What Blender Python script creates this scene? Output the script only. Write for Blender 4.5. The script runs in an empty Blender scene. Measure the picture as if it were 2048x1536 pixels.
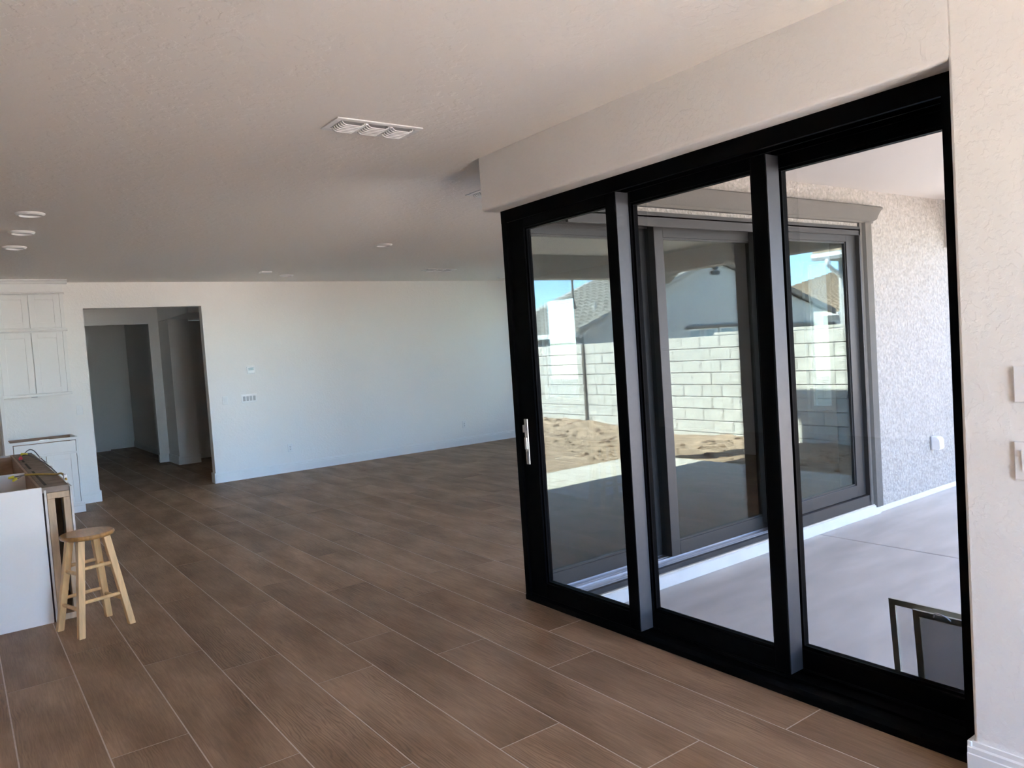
import bpy, bmesh, math, random
from mathutils import Vector, Matrix, noise
random.seed(7)
C = bpy.context.scene.collection
SC = bpy.context.scene

# ------------------------------------------------------------------ camera
YAW, PITCH, ROLL, FPX = math.radians(36.0905), math.radians(-2.7683), math.radians(-3.8475), 1532.86
cam = bpy.data.objects.new('camera', bpy.data.cameras.new('camera'))
C.objects.link(cam)
cam.data.sensor_width = 36
cam.data.lens = FPX * 36 / 2048
cam.data.clip_start = 0.05
cam.data.clip_end = 500
fw = Vector((math.sin(YAW) * math.cos(PITCH), math.cos(YAW) * math.cos(PITCH), math.sin(PITCH)))
r0 = Vector((math.cos(YAW), -math.sin(YAW), 0))
u0 = r0.cross(fw)
rr = r0 * math.cos(ROLL) + u0 * math.sin(ROLL)
uu = -r0 * math.sin(ROLL) + u0 * math.cos(ROLL)
M = Matrix((rr, uu, -fw)).transposed().to_4x4()
M.translation = Vector((0, 0, 1.588))
cam.matrix_world = M
SC.camera = cam

# ------------------------------------------------------------------ sky, sun, exposure
SUN = Vector((-0.738, -0.40, 1.0)).normalized()       # towards the sun
SC.view_settings.view_transform = 'Standard'
SC.view_settings.look = 'None'
SC.view_settings.gamma = 1.0
SC.view_settings.use_curve_mapping = False
SC.view_settings.exposure = 3.05
SC.cycles.use_denoising = True
SC.cycles.max_bounces = 16
SC.cycles.diffuse_bounces = 8
SC.cycles.glossy_bounces = 6
SC.cycles.transparent_max_bounces = 24
SC.cycles.caustics_reflective = False
SC.cycles.sample_clamp_indirect = 8
w = bpy.data.worlds.new('sky')
SC.world = w
w.use_nodes = True
nt = w.node_tree
bg = nt.nodes['Background']
sky = nt.nodes.new('ShaderNodeTexSky')
sky.sky_type = 'NISHITA'
sky.sun_disc = False
sky.sun_elevation = math.asin(SUN.z)
sky.sun_rotation = math.atan2(SUN.x, SUN.y)
sky.air_density = 0.55
sky.dust_density = 0.0
sky.ozone_density = 1.6
tint = nt.nodes.new('ShaderNodeMix')
tint.data_type = 'RGBA'
tint.blend_type = 'MULTIPLY'
tint.inputs[0].default_value = 1.0
# clear desert sky: deeper blue towards the horizon, the same all the way round
tcw = nt.nodes.new('ShaderNodeTexCoord')
sep = nt.nodes.new('ShaderNodeSeparateXYZ')
nt.links.new(tcw.outputs['Generated'], sep.inputs[0])
ramp = nt.nodes.new('ShaderNodeValToRGB')
ramp.color_ramp.elements[0].position = 0.0
ramp.color_ramp.elements[0].color = (0.47, 0.58, 0.68, 1)
ramp.color_ramp.elements[1].position = 0.5
ramp.color_ramp.elements[1].color = (1.0, 0.93, 0.86, 1)
nt.links.new(sep.outputs['Z'], ramp.inputs[0])
nt.links.new(ramp.outputs[0], tint.inputs[7])
nt.links.new(sky.outputs[0], tint.inputs[6])
nt.links.new(tint.outputs[2], bg.inputs[0])
bg.inputs[1].default_value = 0.95
sl = bpy.data.lights.new('sun', 'SUN')
sl.energy = 20
sl.angle = math.radians(0.53)
sl.color = (1.0, 0.95, 0.88)
so = bpy.data.objects.new('sun', sl)
C.objects.link(so)
so.rotation_euler = SUN.to_track_quat('Z', 'Y').to_euler()
so.location = (-20, -10, 30)


# ------------------------------------------------------------------ mesh helpers
def box(bm, x0, x1, y0, y1, z0, z1, bev=0.0, seg=1):
    vs = [bm.verts.new(p) for p in ((x0, y0, z0), (x1, y0, z0), (x1, y1, z0), (x0, y1, z0), (x0, y0, z1), (x1, y0, z1), (x1, y1, z1), (x0, y1, z1))]
    fs = [bm.faces.new([vs[i] for i in f]) for f in ((3, 2, 1, 0), (4, 5, 6, 7), (0, 1, 5, 4), (1, 2, 6, 5), (2, 3, 7, 6), (3, 0, 4, 7))]
    if bev:
        es = list({e for f in fs for e in f.edges})
        bmesh.ops.bevel(bm, geom=es, offset=bev, segments=seg, affect='EDGES', profile=0.5)
    return vs


def bx(x0, x1, y0, y1, z0, z1, bev=0.0, seg=1):
    bm = bmesh.new()
    box(bm, x0, x1, y0, y1, z0, z1, bev, seg)
    return bm


def prism(bm, pts, axis, a, b):
    """pts: 2D outline in the two other axes (in xyz order), extruded along axis from a to b"""
    def P(p, t):
        q = list(p)
        q.insert(axis, t)
        return q
    A = [bm.verts.new(P(p, a)) for p in pts]
    B = [bm.verts.new(P(p, b)) for p in pts]
    n = len(pts)
    bm.faces.new(A)
    bm.faces.new(B[::-1])
    for i in range(n):
        bm.faces.new((A[i], B[i], B[(i + 1) % n], A[(i + 1) % n]))
    bmesh.ops.recalc_face_normals(bm, faces=bm.faces[:])


def cyl(bm, p0, p1, r0, r1=None, n=12, square=False, rot=0.0):
    r1 = r0 if r1 is None else r1
    p0, p1 = Vector(p0), Vector(p1)
    d = (p1 - p0).normalized()
    a = d.cross(Vector((0, 0, 1)) if abs(d.z) < 0.9 else Vector((0, 1, 0))).normalized()
    b = d.cross(a)
    if square:
        n = 4
    A, B = [], []
    for i in range(n):
        t = 2 * math.pi * i / n + rot
        v = a * math.cos(t) + b * math.sin(t)
        A.append(bm.verts.new(p0 + v * r0))
        B.append(bm.verts.new(p1 + v * r1))
    bm.faces.new(A)
    bm.faces.new(B[::-1])
    for i in range(n):
        bm.faces.new((A[i], B[i], B[(i + 1) % n], A[(i + 1) % n]))
    bmesh.ops.recalc_face_normals(bm, faces=bm.faces[:])


def tube(bm, pts, r, n=8):
    pts = [Vector(p) for p in pts]
    # Catmull-Rom refinement
    out = []
    for i in range(len(pts) - 1):
        p0 = pts[max(i - 1, 0)]; p1 = pts[i]; p2 = pts[i + 1]; p3 = pts[min(i + 2, len(pts) - 1)]
        for k in range(5):
            t = k / 5
            out.append(0.5 * ((2 * p1) + (p2 - p0) * t + (2 * p0 - 5 * p1 + 4 * p2 - p3) * t * t + (3 * p1 - p0 - 3 * p2 + p3) * t ** 3))
    out.append(pts[-1])
    rings = []
    for i, p in enumerate(out):
        d = (out[min(i + 1, len(out) - 1)] - out[max(i - 1, 0)]).normalized()
        a = d.cross(Vector((0, 0, 1)) if abs(d.z) < 0.95 else Vector((1, 0, 0))).normalized()
        b = d.cross(a)
        rings.append([bm.verts.new(p + (a * math.cos(2 * math.pi * k / n) + b * math.sin(2 * math.pi * k / n)) * r) for k in range(n)])
    for i in range(len(rings) - 1):
        for k in range(n):
            bm.faces.new((rings[i][k], rings[i][(k + 1) % n], rings[i + 1][(k + 1) % n], rings[i + 1][k]))
    bm.faces.new(rings[0][::-1])
    bm.faces.new(rings[-1])
    bmesh.ops.recalc_face_normals(bm, faces=bm.faces[:])


def lathe(bm, prof, cx, cy, n=32):
    """prof: list of (r, z); closed at r=0 ends if present"""
    rings = []
    for r, z in prof:
        if r < 1e-6:
            rings.append([bm.verts.new((cx, cy, z))])
        else:
            rings.append([bm.verts.new((cx + r * math.cos(2 * math.pi * k / n), cy + r * math.sin(2 * math.pi * k / n), z)) for k in range(n)])
    for i in range(len(rings) - 1):
        a, b = rings[i], rings[i + 1]
        for k in range(n):
            if len(a) == 1 and len(b) == 1:
                continue
            if len(a) == 1:
                bm.faces.new((a[0], b[k], b[(k + 1) % n]))
            elif len(b) == 1:
                bm.faces.new((a[k], a[(k + 1) % n], b[0]))
            else:
                bm.faces.new((a[k], a[(k + 1) % n], b[(k + 1) % n], b[k]))
    bmesh.ops.recalc_face_normals(bm, faces=bm.faces[:])


def wloc(o):
    v = Vector((0, 0, 0))
    while o:
        v += o.location
        o = o.parent
    return v


def obj(name, bm, m, parent=None, smooth=False, origin=None, kind=None):
    """world-space bmesh -> one mesh object, its coordinates made relative to its parent"""
    org = Vector(origin) if origin is not None else (wloc(parent) if parent else Vector((0, 0, 0)))
    bmesh.ops.translate(bm, verts=bm.verts[:], vec=-org)
    me = bpy.data.meshes.new(name)
    bm.to_mesh(me)
    bm.free()
    me.materials.append(m)
    if smooth:
        for p in me.polygons:
            p.use_smooth = True
        try:
            me.set_sharp_from_angle(angle=math.radians(40))
        except Exception:
            pass
    o = bpy.data.objects.new(name, me)
    C.objects.link(o)
    if parent:
        o.parent = parent
        o.location = org - wloc(parent)
    else:
        o.location = org
    if kind:
        o['kind'] = kind
    return o


def empty(name, loc, kind=None):
    o = bpy.data.objects.new(name, None)
    o.empty_display_size = 0.1
    C.objects.link(o)
    o.location = loc
    if kind:
        o['kind'] = kind
    return o


def tag(o, label, cat, group=None):
    o['label'] = label
    o['category'] = cat
    if group:
        o['group'] = group
    return o


def dup(root, loc, label, group=None):
    r = root.copy()
    C.objects.link(r)
    r.location = loc
    r['label'] = label
    if group:
        r['group'] = group
    for ch in list(root.children):
        c = ch.copy()
        C.objects.link(c)
        c.parent = r
        for g in ch.children:
            d = g.copy()
            C.objects.link(d)
            d.parent = c
    return r


# ------------------------------------------------------------------ material helpers
def mat(name, col, rough=0.6, metal=0.0, spec=0.5, nscale=0.0, namp=0.0, bscale=0.0, bstr=0.0, bdist=0.004, coords='Object', aniso=None, knock=False, detail=4.0):
    m = bpy.data.materials.new(name)
    m.use_nodes = True
    n = m.node_tree
    b = n.nodes['Principled BSDF']
    b.inputs['Base Color'].default_value = (*col, 1)
    b.inputs['Roughness'].default_value = rough
    b.inputs['Metallic'].default_value = metal
    b.inputs['Specular IOR Level'].default_value = spec
    if nscale or bscale:
        tc = n.nodes.new('ShaderNodeTexCoord')
        mp = n.nodes.new('ShaderNodeMapping')
        n.links.new(tc.outputs[coords], mp.inputs[0])
        if aniso:
            mp.inputs['Scale'].default_value = aniso
    if nscale:
        nz = n.nodes.new('ShaderNodeTexNoise')
        nz.inputs['Scale'].default_value = nscale
        nz.inputs['Detail'].default_value = detail
        n.links.new(mp.outputs[0], nz.inputs['Vector'])
        rp = n.nodes.new('ShaderNodeValToRGB')
        rp.color_ramp.elements[0].position = 0.3
        rp.color_ramp.elements[1].position = 0.7
        rp.color_ramp.elements[0].color = (*[max(0, c * (1 - namp)) for c in col], 1)
        rp.color_ramp.elements[1].color = (*[min(1, c * (1 + namp)) for c in col], 1)
        n.links.new(nz.outputs['Fac'], rp.inputs[0])
        n.links.new(rp.outputs[0], b.inputs['Base Color'])
    if bscale:
        nb = n.nodes.new('ShaderNodeTexNoise')
        nb.inputs['Scale'].default_value = bscale
        nb.inputs['Detail'].default_value = 3.0
        n.links.new(mp.outputs[0], nb.inputs['Vector'])
        src = nb.outputs['Fac']
        if knock:
            rk = n.nodes.new('ShaderNodeValToRGB')
            rk.color_ramp.elements[0].position = 0.50
            rk.color_ramp.elements[1].position = 0.58
            n.links.new(src, rk.inputs[0])
            src = rk.outputs[0]
        bp = n.nodes.new('ShaderNodeBump')
        bp.inputs['Strength'].default_value = bstr
        bp.inputs['Distance'].default_value = bdist
        n.links.new(src, bp.inputs['Height'])
        n.links.new(bp.outputs[0], b.inputs['Normal'])
    return m


def glass_mat(name, ior, refl, trans):
    m = bpy.data.materials.new(name)
    m.use_nodes = True
    n = m.node_tree
    for x in list(n.nodes):
        if x.type == 'BSDF_PRINCIPLED':
            n.nodes.remove(x)
    out = [x for x in n.nodes if x.type == 'OUTPUT_MATERIAL'][0]
    fr = n.nodes.new('ShaderNodeFresnel')
    fr.inputs['IOR'].default_value = ior
    # same reflectance from both sides of the pane
    geo = n.nodes.new('ShaderNodeNewGeometry')
    vm = n.nodes.new('ShaderNodeVectorMath')
    vm.operation = 'DOT_PRODUCT'
    n.links.new(geo.outputs['Normal'], vm.inputs[0])
    n.links.new(geo.outputs['Incoming'], vm.inputs[1])
    ab = n.nodes.new('ShaderNodeMath'); ab.operation = 'ABSOLUTE'
    n.links.new(vm.outputs['Value'], ab.inputs[0])
    om = n.nodes.new('ShaderNodeMath'); om.operation = 'SUBTRACT'; om.inputs[0].default_value = 1.0
    n.links.new(ab.outputs[0], om.inputs[1])
    pw = n.nodes.new('ShaderNodeMath'); pw.operation = 'POWER'; pw.inputs[1].default_value = 5.0
    n.links.new(om.outputs[0], pw.inputs[0])
    f0 = ((ior - 1) / (ior + 1)) ** 2
    ma = n.nodes.new('ShaderNodeMath'); ma.operation = 'MULTIPLY_ADD'
    ma.inputs[1].default_value = 1 - f0
    ma.inputs[2].default_value = f0
    n.links.new(pw.outputs[0], ma.inputs[0])
    n.nodes.remove(fr)
    tr = n.nodes.new('ShaderNodeBsdfTransparent')
    tr.inputs[0].default_value = (*trans, 1)
    gl = n.nodes.new('ShaderNodeBsdfGlossy')
    gl.inputs['Color'].default_value = (*refl, 1)
    gl.inputs['Roughness'].default_value = 0.0
    mx = n.nodes.new('ShaderNodeMixShader')
    n.links.new(ma.outputs[0], mx.inputs[0])
    n.links.new(tr.outputs[0], mx.inputs[1])
    n.links.new(gl.outputs[0], mx.inputs[2])
    n.links.new(mx.outputs[0], out.inputs['Surface'])
    return m


def wood_tile_mat():
    m = bpy.data.materials.new('wood_look_tile')
    m.use_nodes = True
    n = m.node_tree
    b = n.nodes['Principled BSDF']
    tc = n.nodes.new('ShaderNodeTexCoord')
    oi = n.nodes.new('ShaderNodeObjectInfo')
    mul = n.nodes.new('ShaderNodeMath'); mul.operation = 'MULTIPLY'; mul.inputs[1].default_value = 40.0
    n.links.new(oi.outputs['Random'], mul.inputs[0])
    cb = n.nodes.new('ShaderNodeCombineXYZ')
    n.links.new(mul.outputs[0], cb.inputs[0]); n.links.new(mul.outputs[0], cb.inputs[1]); n.links.new(mul.outputs[0], cb.inputs[2])
    add = n.nodes.new('ShaderNodeVectorMath'); add.operation = 'ADD'
    n.links.new(tc.outputs['Object'], add.inputs[0]); n.links.new(cb.outputs[0], add.inputs[1])

    def nz(scale, det, sc, dist=0.0):
        mp = n.nodes.new('ShaderNodeMapping'); mp.inputs['Scale'].default_value = sc
        n.links.new(add.outputs[0], mp.inputs[0])
        t = n.nodes.new('ShaderNodeTexNoise'); t.inputs['Scale'].default_value = scale; t.inputs['Detail'].default_value = det
        t.inputs['Distortion'].default_value = dist
        n.links.new(mp.outputs[0], t.inputs['Vector'])
        return t
    big = nz(2.2, 4, (2.2, 0.7, 1))
    grain = nz(26, 5, (4.0, 0.22, 1), 1.2)
    mpw = n.nodes.new('ShaderNodeMapping'); mpw.inputs['Scale'].default_value = (1.0, 0.16, 1)
    n.links.new(add.outputs[0], mpw.inputs[0])
    wv = n.nodes.new('ShaderNodeTexWave')
    wv.inputs['Scale'].default_value = 22; wv.inputs['Distortion'].default_value = 14; wv.inputs['Detail'].default_value = 2.5
    wv.inputs['Detail Scale'].default_value = 1.0
    n.links.new(mpw.outputs[0], wv.inputs['Vector'])
    r1 = n.nodes.new('ShaderNodeValToRGB')
    r1.color_ramp.elements[0].position = 0.33; r1.color_ramp.elements[1].position = 0.68
    r1.color_ramp.elements[0].color = (0.225, 0.143, 0.085, 1); r1.color_ramp.elements[1].color = (0.390, 0.262, 0.168, 1)
    n.links.new(big.outputs['Fac'], r1.inputs[0])
    r2 = n.nodes.new('ShaderNodeValToRGB')
    r2.color_ramp.elements[0].position = 0.35; r2.color_ramp.elements[1].position = 0.65
    r2.color_ramp.elements[0].color = (0.78, 0.77, 0.76, 1); r2.color_ramp.elements[1].color = (1.1, 1.1, 1.1, 1)
    n.links.new(grain.outputs['Fac'], r2.inputs[0])
    m1 = n.nodes.new('ShaderNodeMix'); m1.data_type = 'RGBA'; m1.blend_type = 'MULTIPLY'; m1.inputs[0].default_value = 0.8
    n.links.new(r1.outputs[0], m1.inputs[6]); n.links.new(r2.outputs[0], m1.inputs[7])
    r3 = n.nodes.new('ShaderNodeValToRGB')
    r3.color_ramp.elements[0].position = 0.0; r3.color_ramp.elements[1].position = 0.45
    r3.color_ramp.elements[0].color = (0.72, 0.71, 0.70, 1); r3.color_ramp.elements[1].color = (1, 1, 1, 1)
    n.links.new(wv.outputs['Fac'], r3.inputs[0])
    mk = nz(1.3, 2, (2.0, 1.0, 1))
    r4 = n.nodes.new('ShaderNodeValToRGB')
    r4.color_ramp.elements[0].position = 0.5; r4.color_ramp.elements[1].position = 0.62
    n.links.new(mk.outputs['Fac'], r4.inputs[0])
    m2 = n.nodes.new('ShaderNodeMix'); m2.data_type = 'RGBA'; m2.blend_type = 'MULTIPLY'
    n.links.new(r4.outputs[0], m2.inputs[0]); n.links.new(m1.outputs[2], m2.inputs[6]); n.links.new(r3.outputs[0], m2.inputs[7])
    # per-tile tone
    tn = n.nodes.new('ShaderNodeMapRange'); tn.inputs[3].default_value = 0.9; tn.inputs[4].default_value = 1.1
    n.links.new(oi.outputs['Random'], tn.inputs[0])
    m3 = n.nodes.new('ShaderNodeVectorMath'); m3.operation = 'SCALE'
    n.links.new(m2.outputs[2], m3.inputs[0]); n.links.new(tn.outputs[0], m3.inputs['Scale'])
    n.links.new(m3.outputs[0], b.inputs['Base Color'])
    b.inputs['Roughness'].default_value = 0.52
    b.inputs['Specular IOR Level'].default_value = 0.28
    bp = n.nodes.new('ShaderNodeBump'); bp.inputs['Strength'].default_value = 0.12; bp.inputs['Distance'].default_value = 0.002
    n.links.new(grain.outputs['Fac'], bp.inputs['Height']); n.links.new(bp.outputs[0], b.inputs['Normal'])
    return m


M_wall = mat('wall_paint', (0.86, 0.845, 0.825), 0.75, spec=0.25, bscale=38, bstr=0.17, bdist=0.004, knock=True)
M_ceil = mat('ceiling_paint', (0.88, 0.85, 0.815), 0.8, spec=0.2, bscale=18, bstr=0.25, bdist=0.004, knock=True)
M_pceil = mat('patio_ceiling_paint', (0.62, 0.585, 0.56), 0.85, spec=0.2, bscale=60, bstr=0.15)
M_trim = mat('trim_paint', (0.84, 0.84, 0.83), 0.45, nscale=3, namp=0.015)
M_cab = mat('cabinet_paint', (0.80, 0.80, 0.79), 0.42, nscale=2.5, namp=0.015)
M_tile = wood_tile_mat()
M_grout = mat('grout', (0.60, 0.52, 0.46), 0.9, nscale=30, namp=0.12)
M_black = mat('black_frame', (0.002, 0.002, 0.0025), 0.5, spec=0.03, nscale=40, namp=0.05)
M_bronze = mat('dark_bronze_frame', (0.036, 0.035, 0.0345), 0.42, spec=0.5, nscale=40, namp=0.05)
M_inter = mat('grey_anodised_interlock', (0.065, 0.067, 0.076), 0.42, 0.2, nscale=40, namp=0.04)
M_steel = mat('satin_nickel', (0.55, 0.53, 0.50), 0.3, 1.0, nscale=50, namp=0.06)
M_alu = mat('mill_aluminium', (0.60, 0.62, 0.66), 0.4, 0.5, nscale=30, namp=0.06)
M_rubber = mat('black_membrane', (0.03, 0.03, 0.032), 0.8, nscale=12, namp=0.3)
M_cream = mat('cream_sealant', (0.62, 0.58, 0.50), 0.8, nscale=15, namp=0.1)
M_curb = mat('white_painted_curb', (0.64, 0.64, 0.63), 0.7, nscale=8, namp=0.06, bscale=40, bstr=0.1)
M_stucco = mat('stucco', (0.42, 0.40, 0.37), 0.95, spec=0.1, nscale=42, namp=0.2, bscale=34, bstr=1.0, bdist=0.03, detail=3)
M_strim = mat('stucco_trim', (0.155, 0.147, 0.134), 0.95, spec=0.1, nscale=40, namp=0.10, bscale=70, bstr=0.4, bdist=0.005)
M_beam = mat('stucco_beam', (0.42, 0.39, 0.36), 0.95, spec=0.1, nscale=55, namp=0.12, bscale=48, bstr=0.8, bdist=0.01)
M_slab = mat('concrete_slab', (0.57, 0.54, 0.505), 0.75, spec=0.3, nscale=2.2, namp=0.11, bscale=90, bstr=0.015, bdist=0.0005, aniso=(0.6, 2.4, 1), detail=3)
M_dirt = mat('dirt', (0.36, 0.268, 0.20), 0.95, spec=0.1, nscale=7, namp=0.32, bscale=30, bstr=0.8, bdist=0.03, detail=8)
M_sand = mat('packed_sand', (0.66, 0.59, 0.51), 0.95, spec=0.1, nscale=0.8, namp=0.15, detail=8)
M_block = mat('concrete_block', (0.56, 0.55, 0.52), 0.92, spec=0.15, nscale=9, namp=0.10, bscale=120, bstr=0.3, bdist=0.004)
M_mortar = mat('mortar', (0.22, 0.21, 0.20), 0.95, spec=0.1, nscale=20, namp=0.12)
M_roofg = mat('grey_roof_tile', (0.30, 0.285, 0.26), 0.85, nscale=6, namp=0.25)
M_roofb = mat('tan_roof_tile', (0.36, 0.28, 0.205), 0.85, nscale=6, namp=0.35)
M_hgrey = mat('grey_house_stucco', (0.42, 0.44, 0.44), 0.95, spec=0.1, nscale=3, namp=0.06, bscale=40, bstr=0.3)
M_hpale = mat('pale_house_stucco', (0.55, 0.56, 0.55), 0.95, spec=0.1, nscale=3, namp=0.05, bscale=40, bstr=0.3)
M_htrim = mat('house_trim_brown', (0.16, 0.14, 0.12), 0.9, nscale=5, namp=0.1)
M_fascia = mat('fascia_paint', (0.45, 0.43, 0.40), 0.7, nscale=5, namp=0.06)
M_white = mat('white_gutter', (0.75, 0.75, 0.73), 0.5, nscale=5, namp=0.04)
M_plate = mat('white_plastic', (0.82, 0.82, 0.82), 0.35, nscale=20, namp=0.01)
M_grey = mat('grey_plastic', (0.42, 0.42, 0.43), 0.4, nscale=20, namp=0.02)
M_dark = mat('dark_slot', (0.02, 0.02, 0.02), 0.7, nscale=20, namp=0.1)
M_lcd = mat('lcd_screen', (0.16, 0.24, 0.27), 0.25, nscale=30, namp=0.1)
M_lens = mat('light_lens', (0.88, 0.87, 0.85), 0.45, nscale=20, namp=0.01)
M_seat = mat('varnished_seat', (0.43, 0.225, 0.08), 0.28, nscale=9, namp=0.28, aniso=(5, 0.8, 1), detail=6)
M_leg = mat('natural_wood_leg', (0.70, 0.45, 0.21), 0.4, nscale=10, namp=0.18, aniso=(4, 4, 0.5), detail=6)
M_stud = mat('framing_lumber', (0.55, 0.42, 0.29), 0.8, nscale=9, namp=0.22, aniso=(4, 1, 0.6), bscale=60, bstr=0.2, detail=7)
M_board = mat('dusty_top_board', (0.28, 0.235, 0.20), 0.9, nscale=10, namp=0.22, bscale=50, bstr=0.2)
M_ply = mat('cabinet_plywood', (0.40, 0.27, 0.19), 0.6, nscale=7, namp=0.18, aniso=(1, 4, 4), detail=6)
M_dry = mat('drywall_edge', (0.72, 0.71, 0.69), 0.9, nscale=25, namp=0.08)
M_yel = mat('yellow_cable', (0.60, 0.42, 0.10), 0.45, nscale=30, namp=0.08)
M_yelnut = mat('yellow_wire_nut', (0.75, 0.65, 0.05), 0.4, nscale=30, namp=0.05)
M_red = mat('red_wire_nut', (0.50, 0.02, 0.04), 0.4, nscale=30, namp=0.05)
M_wire = mat('grey_wire', (0.09, 0.09, 0.10), 0.5, nscale=30, namp=0.1)
M_sframe = mat('screen_frame', (0.52, 0.52, 0.43), 0.45, 0.2, nscale=30, namp=0.05)
M_glass = glass_mat('door_glass', 1.28, (0.95, 1.0, 0.98), (0.565, 0.565, 0.565))
M_glass_r = glass_mat('coated_door_glass', 1.75, (0.84, 1.0, 0.94), (0.84, 0.845, 0.835))
M_glass_w = glass_mat('window_glass', 1.45, (0.97, 1.0, 0.98), (0.965, 0.965, 0.965))
M_glass_s = glass_mat('shaded_window_glass', 1.45, (0.97, 1.0, 0.98), (0.44, 0.50, 0.47))


def mesh_mat(name, a, col):
    m = bpy.data.materials.new(name)
    m.use_nodes = True
    n = m.node_tree
    b = n.nodes['Principled BSDF']
    b.inputs['Base Color'].default_value = (*col, 1)
    b.inputs['Roughness'].default_value = 0.6
    tc = n.nodes.new('ShaderNodeTexCoord')
    wv = n.nodes.new('ShaderNodeTexNoise')
    wv.inputs['Scale'].default_value = 5
    n.links.new(tc.outputs['Object'], wv.inputs['Vector'])
    mr = n.nodes.new('ShaderNodeMapRange')
    mr.inputs[3].default_value = a - 0.08
    mr.inputs[4].default_value = a + 0.08
    n.links.new(wv.outputs['Fac'], mr.inputs[0])
    n.links.new(mr.outputs[0], b.inputs['Alpha'])
    return m


M_mesh1 = mesh_mat('fine_mesh', 0.2, (0.25, 0.25, 0.25))
M_mesh2 = mesh_mat('dense_mesh', 0.6, (0.58, 0.58, 0.58))

H = 2.743           # ceiling
FY = 10.83          # far wall face
WX = 2.69           # right wall / header face
EX = 8.2            # great room east wall face
GZ = -0.15          # yard ground

# ------------------------------------------------------------------ floor: tiles
fb = bmesh.new()
for (a_, b_, c_, d_) in ((-4.2, 2.80, -2.6, 3.84), (-4.2, EX, 3.84, FY + 0.14), (1.2, 5.5, FY + 0.14, 14.35), (-1.5, 3.05, 14.35, 18.1)):
    box(fb, a_, b_, c_, d_, -0.12, -0.0012)
floor = obj('floor', fb, M_grout, kind='structure')
PH = {-1: .333, 0: .174, 1: .54, 2: .028, 3: 1.137, 4: .61, 5: .985, 6: .495, 7: 1.44, 8: .317}
regions = [(-4.2, 2.80, -2.6, 3.84), (-4.2, EX, 3.84, FY), (1.2, 5.5, FY, 14.29), (-1.5, 3.05, 14.41, 18.0), (1.62, 2.80, 14.29, 14.41)]
rest = bmesh.new()
G = 0.0031
cache = {}
count = 0
for k in range(-15, 27):
    x0 = .0945 + .3075 * k
    x1 = x0 + .3075
    ph = PH.get(k, random.random() * 1.5)
    j = -4
    while ph + 1.5 * j < 18.2:
        a, b = ph + 1.5 * j, ph + 1.5 * (j + 1)
        j += 1
        # merge regions for whole-strip spans
        spans = []
        for (rx0, rx1, ry0, ry1) in regions:
            X0, X1 = max(x0 + G, rx0), min(x1 - G, rx1)
            Y0, Y1 = max(a + G, ry0), min(b - G, ry1)
            if X1 - X0 > 0.01 and Y1 - Y0 > 0.01:
                spans.append([X0, X1, Y0, Y1])
        merged = []
        for s in spans:
            if merged and abs(merged[-1][0] - s[0]) < 1e-4 and abs(merged[-1][1] - s[1]) < 1e-4 and abs(merged[-1][3] - s[2]) < 1e-4:
                merged[-1][3] = s[3]
            else:
                merged.append(s)
        for X0, X1, Y0, Y1 in merged:
            if X0 > -0.3 and Y0 > 0.4 and count < 298:
                key = (round(X1 - X0, 3), round(Y1 - Y0, 3))
                if key not in cache:
                    bm = bx(0, X1 - X0, 0, Y1 - Y0, -0.008, 0)
                    me = bpy.data.meshes.new('tile')
                    bm.to_mesh(me); bm.free()
                    me.materials.append(M_tile)
                    cache[key] = me
                o = bpy.data.objects.new('tile', cache[key])
                C.objects.link(o)
                o.parent = floor
                o.location = (X0, Y0, 0)
                count += 1
            else:
                box(rest, X0, X1, Y0, Y1, -0.008, 0)
obj('tile_field', rest, M_tile, floor, kind='stuff')

# ------------------------------------------------------------------ shell
bm = bmesh.new()
box(bm, -4.4, 8.4, 3.67, 18.3, H, H + 0.2)
box(bm, -4.4, 3.1, -2.8, 3.67, H, H + 0.08)
obj('ceiling', bm, M_ceil, kind='structure')

bm = bmesh.new()
box(bm, -4.2, 1.39, FY, FY + 0.14, 0, H)
box(bm, 2.80, 8.2, FY, FY + 0.14, 0, H)
box(bm, 1.39, 2.80, FY, FY + 0.14, 2.42, H)
obj('wall_far', bm, M_wall, kind='structure')

bm = bmesh.new()
box(bm, WX, 3.10, -2.6, 1.175, -0.1, H, 0.012, 3)
obj('wall_right', bm, M_wall, kind='structure')
bm = bmesh.new()
prism(bm, [(WX, 1.17), (3.1, 1.17), (3.1, 3.67), (8.2, 3.67), (8.2, 3.89), (WX, 3.89)], 2, 2.42, H - 0.0005)
es = [e for e in bm.edges if all(abs(v.co.z - 2.42) < 1e-4 for v in e.verts) or (all(abs(v.co.x - WX) < 1e-4 and abs(v.co.y - 3.89) < 1e-4 for v in e.verts))]
bmesh.ops.bevel(bm, geom=es, offset=0.018, segments=4, affect='EDGES', profile=0.5)
obj('wall_header', bm, M_wall, kind='structure', smooth=True)

bm = bmesh.new()                                        # great room south wall east of the second door, inside face
box(bm, 6.42, 8.2, 3.66, 3.86, -0.1, 2.42)
obj('wall_south', bm, M_wall, kind='structure')

# east wall with two tall windows
W1 = (9.42, 10.30, 0.64, 2.36)
W2 = (4.98, 5.30, 0.60, 2.36)
bm = bmesh.new()
ys = [3.5, W2[0], W2[1], W1[0], W1[1], FY + 0.14]
box(bm, EX, 8.38, ys[0], ys[1], -0.15, H)
box(bm, EX, 8.38, ys[2], ys[3], -0.15, H)
box(bm, EX, 8.38, ys[4], ys[5], -0.15, H)
for W in (W1, W2):
    box(bm, EX, 8.38, W[0], W[1], -0.15, W[2])
    box(bm, EX, 8.38, W[0], W[1], W[3], H)
obj('wall_east', bm, M_wall, kind='structure')


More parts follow.
